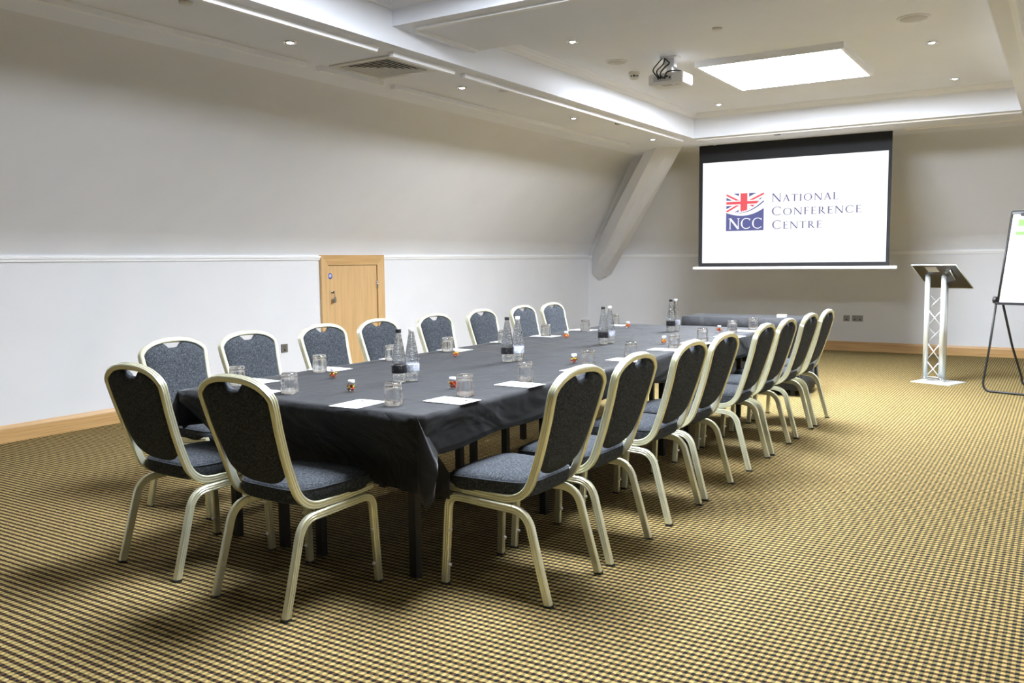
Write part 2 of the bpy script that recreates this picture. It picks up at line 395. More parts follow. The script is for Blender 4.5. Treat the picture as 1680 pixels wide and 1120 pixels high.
def downlight(x, y, z, label, power, tilt=(0, 0), grp=None, blend=.7, ang=105):
    t = tag(empty('downlight', (x, y, z)), label, 'ceiling light', grp)
    MB().lathe([(.024, -.0015), (.032, -.003), (.036, -.010), (.044, -.010), (.049, -.002), (.049, .0), (.024, .0), (.024, -.0015)], 24).build('bezel', M['chrome'], t)
    MB().lathe([(.023, -.003), (.022, -.008), (.012, -.012), (.0, -.0125)], 20).build('lamp', M['bulb'], t)
    ld = bpy.data.lights.new('downlight_beam', 'SPOT'); ld.energy = power; ld.spot_size = math.radians(ang); ld.spot_blend = blend; ld.shadow_soft_size = .03; ld.color = (1, .98, .97)
    lo = bpy.data.objects.new('downlight_beam', ld); C.objects.link(lo); lo.parent = t; lo.location = (0, 0, -.03); lo.rotation_euler = (tilt[0], tilt[1], 0)
    return t
DL = 36.0
for (x, y), n in zip(((-4.404, 4.25), (-4.355, 6.139), (-4.342, 8.093), (-4.317, 10.08)), ('nearest', 'second', 'third', 'farthest')):
    downlight(x, y, ZS, 'recessed downlight in the left-hand soffit, %s of the four in a row' % n, DL, grp='downlights in the left soffit')
for (x, y), n in zip(((-3.42, 6.36), (-3.41, 9.84), (-1.0, 8.07), (-1.0, 9.81)), ('left of the projector, nearest the cross beam', 'in front of the left end of the screen', 'right of the bright light panel', 'in front of the right end of the screen')):
    downlight(x, y, ZC, 'recessed downlight in the raised ceiling, ' + n, DL, grp='downlights in the raised ceiling')
for y in (4.25, 6.14, 8.09, 10.08, 2.3):
    downlight(.02, y, ZS, 'recessed downlight in the right-hand soffit beyond the picture edge', DL, grp='downlights in the right soffit')
downlight(-4.40, 2.35, ZS, 'recessed downlight in the left-hand soffit beyond the picture edge', DL, grp='downlights in the left soffit, near end')

def light_panel(x0, x1, y0, y1, label, em='panel_light'):
    t = tag(empty('ceiling_light_panel', ((x0 + x1) / 2, (y0 + y1) / 2, ZC)), label, 'ceiling light')
    a, b_ = (x1 - x0) / 2, (y1 - y0) / 2; e = .03; z = -.055
    f = MB()
    f.box(-a, a, -b_, -b_ + e, z, 0); f.box(-a, a, b_ - e, b_, z, 0); f.box(-a, -a + e, -b_ + e, b_ - e, z, 0); f.box(a - e, a, -b_ + e, b_ - e, z, 0)
    f.build('frame', M['gloss_white'], t)
    f = MB(); f.box(-.008, .008, -b_ + e, -b_ + e + .05, z - .002, z + .01); f.box(-.008, .008, b_ - e - .05, b_ - e, z - .002, z + .01); f.build('joining_clip', M['gloss_white'], t)
    MB().box(-a + e, a - e, -b_ + e, b_ - e, z + .012, z + .02).build('diffuser', M[em], t)
    return t
light_panel(-2.87, -1.60, 7.62, 8.93, 'large square glowing light panel on the raised ceiling in front of the screen')
light_panel(-2.87, -1.60, 2.75, 4.06, 'large square light panel on the near raised ceiling, out of the picture', 'panel_dim')

def disc(name, x, y, z, r, label, cat, m_='white_plastic', grp=None, h=.008, grille=False):
    t = tag(empty(name, (x, y, z)), label, cat, grp)
    MB().lathe([(r, 0), (r, -h * .6), (r * .9, -h), (0, -h)], 28).build('cover_plate', M[m_], t)
    if grille: MB().lathe([(r * .82, -h * 1.05), (r * .80, -h * 1.3), (0, -h * 1.5)], 28).build('grille', M['grille'], t)
    return t
for (x, y, z), n in zip(((-4.213, 3.29, ZS), (-4.157, 6.475, ZS), (-4.125, 8.70, ZS), (-2.95, 10.58, ZS), (-2.32, 6.64, ZC)), ('left soffit at the top edge of the picture', 'left soffit beside the second downlight', 'left soffit between the two farthest downlights', 'soffit just in front of the screen', 'raised ceiling between the cross beam and the light panel')):
    disc('sprinkler_cap', x, y, z, .038, 'small round sprinkler cover in the ' + n, 'sprinkler', 'cream' if z > 3 or y < 7 else 'brushed', 'sprinkler covers', .012)
disc('ceiling_speaker', -3.44, 7.22, ZC, .10, 'round ceiling speaker left of the projector', 'speaker', grp='ceiling speakers', grille=True)
disc('ceiling_speaker', -1.02, 7.18, ZC, .115, 'round ceiling speaker near the right edge of the raised ceiling', 'speaker', grp='ceiling speakers', grille=True)
t = tag(empty('smoke_detector', (-3.50, 7.73, ZC)), 'small white smoke detector on the ceiling behind the projector', 'smoke detector')
MB().lathe([(.052, 0), (.052, -.018), (.045, -.022), (.045, -.030), (0, -.030)], 24).build('base', M['cream'], t)
MB().lathe([(.036, -.030), (.036, -.045), (0, -.045)], 20).build('sensing_chamber', M['dark'], t)
f = MB(); f.lathe([(.043, -.045), (.043, -.056), (.030, -.064), (0, -.064)], 24)
for k in range(8):
    a = 2 * PI * k / 8; cx_, cy_ = .040 * math.cos(a), .040 * math.sin(a); f.box(cx_ - .005, cx_ + .005, cy_ - .005, cy_ + .005, -.046, -.029)
f.build('cap', M['cream'], t)

# projector
pj = tag(empty('projector', (-2.98, 7.34, ZC)), 'white projector hanging from the ceiling on a bracket, beside the light panel', 'projector')
def rbox(mb, x0, x1, y0, y1, z0, z1, r, n=4):
    """box with rounded vertical edges and softened top and bottom"""
    def outline(e):
        o = []
        for cx_, cy_, a0 in ((x1 - r, y1 - r, 0), (x0 + r, y1 - r, 90), (x0 + r, y0 + r, 180), (x1 - r, y0 + r, 270)):
            for k in range(n + 1):
                a = math.radians(a0 + 90 * k / n); rr = max(r - e, .0005)
                o.append((cx_ + rr * math.cos(a), cy_ + rr * math.sin(a)))
        return o
    e = min(r * .5, (z1 - z0) * .25)
    rows = [[(x, y, z) for x, y in outline(q)] for q, z in ((e, z0), (e * .3, z0 + e * .3), (0, z0 + e), (0, z1 - e), (e * .3, z1 - e * .3), (e, z1))]
    mb.grid(rows, False, True); m_ = len(rows[0]); b0 = len(mb.v) - 6 * m_
    mb.f.append(tuple(b0 + i for i in reversed(range(m_)))); mb.sm.append(False)
    mb.f.append(tuple(b0 + 5 * m_ + i for i in range(m_))); mb.sm.append(False)
f = MB(); rbox(f, -.165, .165, -.125, .125, -.245, -.150, .035); f.build('housing', M['white_plastic'], pj)
f = MB(); f.box(-.105, .06, -.1285, -.120, -.222, -.176); pp = f.build('port_panel', M['grey_plastic'], pj)
f = MB()
for k, x in enumerate((-.06, -.04, .0, .02, .045)): f.box(x - .007, x + .007, -.1315, -.128, -.205 + (k % 2) * .012, -.190 + (k % 2) * .012)
f.build('sockets', M['black_plastic'], pp)
MB().lathe([(.036, .12), (.036, .137), (.028, .140), (0, .134)], 20, (.06, 0, -.197), axis='y').build('lens', M['black_plastic'], pj)
f = MB()
for k in range(7): f.box(.1655, .1685, -.08 + k * .022, -.07 + k * .022, -.225, -.175)
f.build('vent_slots', M['grey_plastic'], pj)
f = MB(); f.box(-.05, .04, -.08, -.02, -.2465, -.244); f.box(.06, .11, -.06, -.03, -.2465, -.244); f.build('underside_label', M['grey_plastic'], pj)
f = MB(); f.box(-.075, .075, -.06, .06, -.012, 0); f.box(-.045, .045, -.035, .035, -.085, -.012); f.box(-.02, .02, -.02, .02, -.155, -.085)
for sx in (-1, 1):
    for sy in (-1, 1): f.tube([(sx * .03, sy * .02, -.09), (sx * .10, sy * .075, -.135), (sx * .10, sy * .075, -.155)], .006, 6)
f.build('ceiling_bracket', M['white_plastic'], pj)
def cable(pts, name, par, r=.006, m_='black_plastic'):
    out = []; P = [Vector(p) for p in pts]
    P = [P[0]] + P + [P[-1]]
    for i in range(1, len(P) - 2):
        for k in range(6):
            t_ = k / 6; a, b_, c_, d_ = P[i - 1], P[i], P[i + 1], P[i + 2]
            out.append(.5 * ((2 * b_) + (c_ - a) * t_ + (2 * a - 5 * b_ + 4 * c_ - d_) * t_ ** 2 + (3 * b_ - a - 3 * c_ + d_) * t_ ** 3))
    out.append(P[-1]); return MB().tube(out, r, 6).build(name, M[m_], par)
cable([(-.055, -.03, -.0), (-.075, -.10, -.06), (-.09, -.17, -.13), (-.06, -.165, -.18), (-.055, -.130, -.198)], 'cable', pj)
cable([(-.045, -.03, -.0), (-.03, -.09, -.07), (-.06, -.16, -.14), (-.04, -.16, -.19), (-.035, -.130, -.20)], 'cable', pj)
cable([(-.05, -.03, -.0), (.01, -.10, -.05), (.04, -.13, -.08), (.0, -.15, -.12), (-.03, -.16, -.17), (-.01, -.13, -.20)], 'cable', pj)
cable([(.0, -.13, -.195), (.03, -.15, -.155), (.10, -.14, -.148), (.14, -.10, -.150)], 'cable', pj)

# ------------------------------------------------------------------ projection screen
YS = 11.10
ps = tag(empty('projection_screen', (-2.93, YS, 1.2)), 'black-bordered projection screen hanging from the soffit, showing a conference centre logo', 'projection screen')
def sp_(x, z, y=0): return (x + 2.93, y, z - 1.2)
MB().box(-4.10 + 2.93, -1.76 + 2.93, 0, .004, .035, ZS - 1.2 - .001).build('screen_fabric', M['screen_black'], ps)['label'] = 'black screen border and drop'
im = MB().box(-4.048 + 2.93, -1.797 + 2.93, -.003, 0, 1.283 - 1.2, 2.577 - 1.2).build('projected_image', M['proj_white'], ps); im['label'] = 'bright white projected picture'
MB().box(-4.165 + 2.93, -1.672 + 2.93, -.022, .022, .004, .036).build('weight_bar', M['gloss_white'], ps)
def flat(name, polys, m_, y):
    mb = MB()
    for p in polys: mb.add([sp_(x, z, y) for x, z in p], [tuple(range(len(p)))])
    return mb.build(name, M[m_], im, fix=False)
# emblem: flag above a sweeping band above a navy block
EX0, EX1, EZ0, EZ1 = -3.730, -3.245, 1.693, 2.166
def swoosh(x, lift):     # height of the curve that cuts the flag
    u = (x - EX0) / (EX1 - EX0)
    return EZ0 + .245 + lift - .10 * u + .30 * u ** 2.6
def clip(poly, keep):    # Sutherland-Hodgman against keep(x,z) >= 0 (approximate for the curve, poly pre-split)
    out = []
    for i in range(len(poly)):
        a, b_ = poly[i], poly[(i + 1) % len(poly)]; fa, fb = keep(*a), keep(*b_)
        if fa >= 0: out.append(a)
        if (fa >= 0) != (fb >= 0):
            t_ = fa / (fa - fb); out.append((a[0] + (b_[0] - a[0]) * t_, a[1] + (b_[1] - a[1]) * t_))
    return out
def cliprect(poly, x0, x1, z0, z1):
    for f_ in (lambda x, z: x - x0, lambda x, z: x1 - x, lambda x, z: z - z0, lambda x, z: z1 - z):
        if len(poly) < 3: return []
        poly = clip(poly, f_)
    return poly
def flagcut(poly):
    res = []; n = 16
    for k in range(n):
        xa = EX0 + (EX1 - EX0) * k / n; xb = EX0 + (EX1 - EX0) * (k + 1) / n
        q = cliprect(poly, xa, xb, EZ0, EZ1)
        if len(q) < 3: continue
        za, zb = swoosh(xa, .0), swoosh(xb, .0)
        q = clip(q, lambda x, z: z - (za + (zb - za) * (x - xa) / (xb - xa)))
        if len(q) >= 3: res.append(q)
    return res
cxm, czm = -3.500, 2.047
def band(a, b_, w_):
    dx, dz = b_[0] - a[0], b_[1] - a[1]; l_ = math.hypot(dx, dz); nx, nz = -dz / l_ * w_ / 2, dx / l_ * w_ / 2
    return [(a[0] + nx, a[1] + nz), (b_[0] + nx, b_[1] + nz), (b_[0] - nx, b_[1] - nz), (a[0] - nx, a[1] - nz)]
FZ0 = 1.925; corners = [(EX0, EZ1), (EX1, FZ0 + .0), (EX1, EZ1), (EX0, FZ0)]
flat('flag_field', flagcut([(EX0, EZ0), (EX1, EZ0), (EX1, EZ1), (EX0, EZ1)]), 'proj_navy', -.0036)
wp = []
for a, b_ in ((corners[0], corners[1]), (corners[3], corners[2])): wp += flagcut(band(a, b_, .085))
wp += flagcut([(cxm - .066, EZ0), (cxm + .066, EZ0), (cxm + .066, EZ1), (cxm - .066, EZ1)]) + flagcut([(EX0, czm - .034), (EX1, czm - .034), (EX1, czm + .034), (EX0, czm + .034)])
flat('flag_white_bands', wp, 'proj_white', -.0042)
rp = []
cc = (cxm, czm)
for a, o_ in ((corners[0], -.012), (corners[1], .012), (corners[2], -.012), (corners[3], .012)):
    rp += flagcut([(x, z + o_) for x, z in band(a, cc, .022)])
flat('flag_red_diagonals', rp, 'proj_red', -.0048)
flat('flag_white_cross', flagcut([(cxm - .062, EZ0), (cxm + .062, EZ0), (cxm + .062, EZ1), (cxm - .062, EZ1)]) + flagcut([(EX0, czm - .031), (EX1, czm - .031), (EX1, czm + .031), (EX0, czm + .031)]), 'proj_white', -.0054)
flat('flag_red_cross', flagcut([(cxm - .044, EZ0), (cxm + .044, EZ0), (cxm + .044, EZ1), (cxm - .044, EZ1)]) + flagcut([(EX0, czm - .017), (EX1, czm - .017), (EX1, czm + .017), (EX0, czm + .017)]), 'proj_red', -.0060)
# navy swoosh and block
def low(u): return EZ0 + .232 - .150 * u * (1 - u) * 1.25 + .045 * u ** 3
sw = []; bl = []; n = 20
for k in range(n):
    u0, u1 = k / n, (k + 1) / n; x0, x1 = EX0 + (EX1 - EX0) * u0, EX0 + (EX1 - EX0) * u1
    bl.append([(x0, EZ0), (x1, EZ0), (x1, low(u1)), (x0, low(u0))])
    def sc(u): return low(u) + .018 + .062 * u ** 1.6
    if u0 >= .2:
        th0, th1 = .020 * (u0 - .2) / .8, .020 * (u1 - .2) / .8
        sw.append([(x0, sc(u0)), (x1, sc(u1)), (x1, sc(u1) + th1), (x0, sc(u0) + th0)])
flat('emblem_block', bl, 'proj_navy', -.0066); flat('emblem_swoosh_gap', [[(EX0 + (EX1 - EX0) * a / 20, low(a / 20)), (EX0 + (EX1 - EX0) * (a + 1) / 20, low((a + 1) / 20)), (EX0 + (EX1 - EX0) * (a + 1) / 20, low((a + 1) / 20) + .045 + .075 * ((a + 1) / 20) ** 1.6), (EX0 + (EX1 - EX0) * a / 20, low(a / 20) + .02 + .100 * (a / 20) ** 1.6)] for a in range(3, 20)], 'proj_white', -.0063)
flat('emblem_swoosh', sw, 'proj_navy', -.0069)
# roman capitals drawn from strokes: (polylines with width); TH thick, TN thin, serifs
TH, TN, SE = .125, .055, .035
def st(a, b_, w_, w2=None):
    w2 = w_ if w2 is None else w2
    dx, dz = b_[0] - a[0], b_[1] - a[1]; l_ = math.hypot(dx, dz); nx, nz = -dz / l_, dx / l_
    return [(a[0] + nx * w_ / 2, a[1] + nz * w_ / 2), (b_[0] + nx * w2 / 2, b_[1] + nz * w2 / 2), (b_[0] - nx * w2 / 2, b_[1] - nz * w2 / 2), (a[0] - nx * w_ / 2, a[1] - nz * w_ / 2)]
def ser(x, z, w_=.26): s_ = SE if z < .5 else -SE; return [(x - w_ / 2, z), (x + w_ / 2, z), (x + w_ * .3, z + s_), (x - w_ * .3, z + s_)]
def arc(cx_, cz_, rx, rz, a0, a1, n=18, thick=TH, thin=TN):
    out = []
    for k in range(n):
        p = []
        for q in (k, k + 1):
            a = math.radians(a0 + (a1 - a0) * q / n); w_ = thin + (thick - thin) * abs(math.cos(a)) ** 1.5
            p.append(((cx_ + (rx - w_ / 2) * math.cos(a), cz_ + (rz - TN / 2) * math.sin(a)), w_, a))
        (c0, w0, a_), (c1, w1, b_) = p
        out.append([(c0[0] + w0 / 2 * math.cos(a_), c0[1] + TN / 2 * math.sin(a_)), (c1[0] + w1 / 2 * math.cos(b_), c1[1] + TN / 2 * math.sin(b_)),
                    (c1[0] - w1 / 2 * math.cos(b_), c1[1] - TN / 2 * math.sin(b_)), (c0[0] - w0 / 2 * math.cos(a_), c0[1] - TN / 2 * math.sin(a_))])
    return out
G = {
 'N': (.88, [st((.12, 0), (.12, 1), TN), st((.12, 1), (.78, 0), TH), st((.78, 0), (.78, 1), TN), ser(.12, 0, .22), ser(.10, 1, .20), ser(.78, 1, .22)]),
 'A': (.82, [st((.12, 0), (.42, 1), TN), st((.40, 1), (.72, 0), TH), st((.22, .36), (.62, .36), TN), ser(.10, 0, .22), ser(.72, 0, .24)]),
 'T': (.72, [st((.36, 0), (.36, 1), TH), st((.03, .975), (.69, .975), .05), ser(.36, 0, .28), [(.03, .98), (.07, .98), (.05, .84), (.03, .84)], [(.65, .98), (.69, .98), (.69, .84), (.67, .84)]]),
 'I': (.32, [st((.16, 0), (.16, 1), TH), ser(.16, 0, .26), ser(.16, 1, .26)]),
 'O': (.98, arc(.49, .5, .44, .51, 0, 360, 36)),
 'L': (.62, [st((.16, 0), (.16, 1), TH), ser(.16, 1, .26), st((.05, .022), (.58, .022), .045), [(.54, .02), (.58, .02), (.60, .17), (.575, .17)]]),
 'C': (.86, arc(.49, .5, .44, .51, 50, 310, 28) + [st((.77, .78), (.79, .97), .035), st((.76, .20), (.79, .10), .035)]),
 'F': (.58, [st((.16, 0), (.16, 1), TH), ser(.16, 0, .26), st((.05, .978), (.52, .978), .045), st((.16, .53), (.45, .53), TN), [(.49, .98), (.53, .98), (.52, .84), (.50, .84)], st((.45, .46), (.45, .60), .025)]),
 'E': (.60, [st((.16, 0), (.16, 1), TH), st((.05, .978), (.52, .978), .045), st((.16, .53), (.46, .53), TN), st((.05, .022), (.54, .022), .045), [(.49, .98), (.53, .98), (.52, .84), (.50, .84)], [(.52, .02), (.55, .02), (.58, .17), (.555, .17)], st((.46, .46), (.46, .60), .025)]),
 'R': (.76, [st((.16, 0), (.16, 1), TH), ser(.16, 0, .26), st((.05, .978), (.34, .978), .045), st((.16, .49), (.34, .49), .045)] + arc(.32, .735, .22, .265, -90, 90, 14) + [st((.32, .49), (.68, 0), TH, .10), ser(.71, 0, .16)]),
}
def word(txt, x0, x1, base, big, small, gap=.14):
    sizes = [big if i == 0 else small for i in range(len(txt))]
    tot = sum(G[c_][0] * s_ for c_, s_ in zip(txt, sizes)) + gap * small * (len(txt) - 1)
    k = (x1 - x0) / tot; x = x0; out = []
    for c_, s_ in zip(txt, sizes):
        for p in G[c_][1]: out.append([(x + a * s_ * k, base + b_ * s_) for a, b_ in p])
        x += (G[c_][0] * s_ + gap * small) * k
    return out
flat('lettering', word('NATIONAL', -3.150, -2.345, 2.040, .103, .084), 'proj_text', -.0036)['label'] = 'projected word NATIONAL'
flat('lettering', word('CONFERENCE', -3.150, -2.080, 1.873, .106, .086), 'proj_text', -.0036)['label'] = 'projected word CONFERENCE'
flat('lettering', word('CENTRE', -3.143, -2.532, 1.704, .106, .086), 'proj_text', -.0036)['label'] = 'projected word CENTRE'
TH, TN, SE = .16, .07, .045
G['N'] = (.90, [st((.12, 0), (.12, 1), TN), st((.12, 1), (.80, 0), TH), st((.80, 0), (.80, 1), TN), ser(.12, 0, .24), ser(.08, 1, .22), ser(.80, 1, .24)])
G['C'] = (.86, arc(.49, .5, .44, .51, 50, 310, 28) + [st((.77, .76), (.79, .97), .045), st((.76, .20), (.79, .10), .045)])
flat('emblem_initials', word('NCC', -3.695, -3.262, 1.716, .135, .135, .05), 'proj_white', -.0074)['label'] = 'projected white initials NCC'

# ------------------------------------------------------------------ banquet chair
def chair_profile(a=.0165, b_=.0125):
    g = .0022   # grooves on the outside face
    return [(-a, -b_ + .004), (-a + .004, -b_), (a - .004, -b_), (a, -b_ + .004), (a, b_ - .005), (a - .004, b_), (.0075, b_), (.0055, b_ - g), (.0035, b_), (-.0035, b_), (-.0055, b_ - g), (-.0075, b_), (-a + .004, b_), (-a, b_ - .005)]
PR = chair_profile(); PRm = [(a, -b_) for a, b_ in reversed(PR)]
def bez(p0, p1, p2, n):
    return [tuple((1 - t_) ** 2 * a + 2 * t_ * (1 - t_) * b_ + t_ * t_ * c_ for a, b_, c_ in zip(p0, p1, p2)) for t_ in [k / n for k in range(n + 1)]]
BACKY = [(.40, -.060), (.47, -.158), (.55, -.192), (.709, -.238), (.853, -.276), (.925, -.292)]
def backy(z):
    P = BACKY
    for (z0, y0), (z1, y1) in zip(P, P[1:]):
        if z <= z1 or z1 == P[-1][0]:
            return y0 + (y1 - y0) * (z - z0) / (z1 - z0)
def halfw(z):
    P = [(.40, .196), (.50, .188), (.60, .190), (.72, .200), (.80, .209), (.84, .211), (.93, .20)]
    for (z0, a), (z1, c_) in zip(P, P[1:]):
        if z <= z1: 
            t_ = (z - z0) / (z1 - z0); t_ = max(0, t_); return a + (c_ - a) * t_
    return .2
def archz(x):     # centre line of the top rail
    u = min(1, abs(x) / .211); return .835 + .077 * (1 - u ** 2.6) ** .62
def make_chair():
    root = empty('banquet_chair')
    # back frame: from the seat edge, under the seat, up and over
    side = [(.196, .235, .418), (.196, .05, .405), (.196, -.04, .402)]
    side += bez((.196, -.04, .402), (.193, -.128, .400), (.189, -.160, .475), 7)[1:]
    zz = .475
    for k in range(1, 15): zz = .475 + (.835 - .475) * k / 14; side.append((halfw(zz), 0, zz))
    pts = []
    for i, p in enumerate(side):
        if p[2] <= .476 and i < 10: pts.append(p)
        else: pts.append((p[0], None, p[2]))
    def by(z):
        P = [(.475, -.160), (.55, -.187), (.64, -.216), (.74, -.246), (.84, -.272), (.925, -.290)]
        for (z0, y0), (z1, y1) in zip(P, P[1:]):
            if z <= z1: return y0 + (y1 - y0) * (z - z0) / (z1 - z0)
        return -.290
    make_chair.by = by
    R = [Vector((p[0], by(p[2]) if p[1] is None else p[1], p[2])) for p in pts]
    arch = []
    for k in range(1, 24):
        th = PI * k / 24; x = .211 * math.copysign(abs(math.cos(th)) ** .80, math.cos(th)); z = archz(x)
        arch.append(Vector((x, by(z), z)))
    full = R + arch + [Vector((-p.x, p.y, p.z)) for p in reversed(R)]
    nb = Vector((0, .96, .27)); deps = []
    for i, p in enumerate(full):
        t_ = (full[min(i + 1, len(full) - 1)] - full[max(i - 1, 0)]).normalized()
        if len(R) - 2 < i < len(R) + 24: deps.append(nb)
        else:
            sgn = 1 if i < len(R) else -1
            deps.append(Vector((0, t_.z, -t_.y)) * sgn)
    MB().sweep(full, deps, [(a, -b_) for a, b_ in reversed(PR)]).build('back_frame', M['gold'], root, edge=.6)
    # legs and side rails
    for sx in (1, -1):
        prf = PR if sx < 0 else PRm
        def dep(pp): 
            out = []
            for i in range(len(pp)):
                t_ = (Vector(pp[min(i + 1, len(pp) - 1)]) - Vector(pp[max(i - 1, 0)])).normalized(); out.append(Vector((0, t_.z, -t_.y)))
            return out
        fl = [(sx * .214, .248, .008), (sx * .209, .238, .20)] + bez((sx * .206, .232, .315), (sx * .205, .232, .384), (sx * .203, .165, .378), 7)
        leg = MB().sweep(fl, dep(fl), prf).build('leg', M['gold'], root, edge=.6)
        MB().box(sx * .214 - .0125, sx * .214 + .0125, .231, .265, 0, .010).build('foot_cap', M['black_plastic'], leg)
        for zz in (.235, .085):
            yb = .2220 + (.235 - zz) * .035
            MB().lathe([(.0075, .001), (.0075, -.006), (.004, -.010), (0, -.010)], 12, (sx * .211, yb, zz), axis='y').build('stacking_bumper', M['white_plastic'], leg)
        rl = bez((sx * .206, -.085, .366), (sx * .207, -.148, .362), (sx * .208, -.168, .300), 7) + [(sx * .212, -.212, .14), (sx * .215, -.249, .008)]
        leg = MB().sweep(rl, dep(rl), prf).build('leg', M['gold'], root, edge=.6)
        MB().box(sx * .215 - .0125, sx * .215 + .0125, -.267, -.233, 0, .010).build('foot_cap', M['black_plastic'], leg)
        sr = [(sx * .203, .165, .378), (sx * .2045, .04, .372), (sx * .206, -.085, .366)]
        MB().sweep(sr, dep(sr), prf).build('side_rail', M['gold'], root, edge=.6)
    # seat
    def outl(s_, n=48):
        o = []
        for k in range(n):
            a = 2 * PI * k / n; ca, sa = math.cos(a), math.sin(a); e = .42
            x = math.copysign(abs(ca) ** e, ca); y = math.copysign(abs(sa) ** e, sa)
            wx_ = .212 + .012 * y
            o.append((x * wx_ * s_ + 0, .052 + y * .210 * s_))
        return o
    mb = MB()
    pr = [(.0, .408), (.6, .408), (.93, .409), (.965, .414), (.985, .424), (.995, .440), (.998, .455), (.992, .466), (.975, .474), (.945, .481), (.88, .487), (.7, .493), (.45, .496), (.2, .497), (.0, .497)]
    rows = [[(x, y, z - .012 * max(0, (y - .15) / .11) ** 2 * (1 if z > .45 else .2)) for x, y in outl(max(s_, .001))] for s_, z in pr]
    mb.grid(rows, True, True); seat = mb.build('seat', M['fabric'], root)
    o = outl(.990); ring_ = [(x, y, .4685 - .012 * max(0, (y - .15) / .11) ** 2) for x, y in o]; ring_.append(ring_[0])
    MB().tube(ring_, .0032, 6, caps=False).build('piping', M['piping'], seat)
    # backrest pad with a hand notch under the top rail
    nu, nv = 34, 26
    def top(x):
        q_ = max(0.0, min(1.0, (.064 - abs(x)) / .040)); nt = .031 * q_ * q_ * (3 - 2 * q_)
        return archz(x * 1.03) - .0115 - nt
    def bot(u): return .487 + .055 * abs(u) ** 3.2
    F, Bk = [], []
    for j in range(nv + 1):
        v_ = j / nv; rf, rb = [], []
        for i in range(nu + 1):
            u = -1 + 2 * i / nu; u = math.sin(u * PI / 2) * .55 + u * .45
            wz = halfw(.52 + .3 * v_) - .008
            x = u * wz * (1 - .10 * (1 - v_) ** 4)
            zb, zt = bot(u), max(top(x), .815)
            z = zb + (zt - zb) * v_
            edge = (1 - abs(u) ** 5) ** .5 * (1 - (1 - v_) ** 9) ** .5 * (1 - v_ ** 14) ** .5
            y = by(z)
            rf.append((x, y + .004 + .030 * edge, z + .004 * edge)); rb.append((x, y - .003 - .020 * edge, z - .003 * edge))
        F.append(rf); Bk.append(rb)
    mb = MB(); mb.grid(F); mb.grid(Bk)
    loop = lambda Gd: Gd[0] + [r_[-1] for r_ in Gd[1:]] + list(reversed(Gd[-1][:-1])) + [r_[0] for r_ in reversed(Gd[1:-1])]
    mb.grid([loop(F), loop(Bk)], True, True)
    mb.build('backrest', M['fabric'], root)
    return root
chair = make_chair(); chair['category'] = 'chair'
used = [False]
def place(x, y, rz, label, group):
    o = copy_tree(chair) if used[0] else chair
    used[0] = True
    o.location = (x, y, 0); o.rotation_euler = (0, 0, rz)
    tag(o, label, 'chair', group); return o
ORD = ['nearest', 'second', 'third', 'fourth', 'fifth', 'sixth', 'seventh', 'farthest']
YR = [3.06, 3.60, 4.285, 4.82, 5.60, 6.13, 6.775, 7.335]; YL = [3.166, 3.705, 4.358, 4.933, 5.618, 6.292, 6.985, 7.542]
jr = [0, .01, 0, -.01, .015, 0, -.01, .01]
for i, y in enumerate(YR):
    place(-1.895, y, PI / 2 + jr[i], 'grey gold-framed banquet chair seen from behind, %s in the right-hand row' % ORD[i], 'chairs along the right side of the table')
for i, y in enumerate(YL):
    place(-4.02, y, -PI / 2 + jr[7 - i], 'grey gold-framed banquet chair facing the camera, %s in the left-hand row' % ORD[i], 'chairs along the left side of the table')
place(-3.335, 2.545, math.radians(-4.2), 'banquet chair at the near end of the table, left of the two seen from behind', 'chairs at the near end of the table')
place(-2.628, 2.487, math.radians(-3.2), 'banquet chair at the near end of the table, right of the two seen from behind', 'chairs at the near end of the table')

# ------------------------------------------------------------------ tables and cloths
TX0, TX1, TY0, TY1 = -3.515, -2.085, 2.605, 7.375
def table(x0, x1, y0, y1, legx, legy, label, grp, z=.742):
    t = tag(empty('folding_table', ((x0 + x1) / 2, (y0 + y1) / 2, 0)), label, 'table', grp)
    cx_, cy_ = t.location.x, t.location.y
    f = MB(); f.box(x0 - cx_, x1 - cx_, y0 - cy_, y1 - cy_, z - .025, z); f.build('table_top', M['table_top'], t)
    for lx in legx:
        for ly in legy: MB().box(lx - .0185 - cx_, lx + .0185 - cx_, ly - .0185 - cy_, ly + .0185 - cy_, 0, z - .025).build('leg', M['black_metal'], t)
    f = MB()
    for ly in legy: f.box(min(legx) - cx_, max(legx) - cx_, ly - .012 - cy_, ly + .012 - cy_, z - .09, z - .025)
    f.build('under_frame', M['black_metal'], t)
    return t
seg = [(TY0 + .01, 4.19, (2.845, 3.94)), (4.195, 5.78, (4.42, 5.55)), (5.785, TY1 - .01, (6.02, 7.22))]
for k, (y0, y1, ly) in enumerate(seg):
    n = ('near', 'middle', 'far')[k]
    table(-2.955, TX1 - .01, y0, y1, (-2.30, -2.85), ly, 'black-legged folding table under the %s part of the black cloth, right-hand row' % n, 'tables under the long black cloth')
    table(TX0 + .01, -2.965, y0, y1, (-3.09, -3.42), ly, 'black-legged folding table under the %s part of the black cloth, left-hand row' % n, 'tables under the long black cloth')
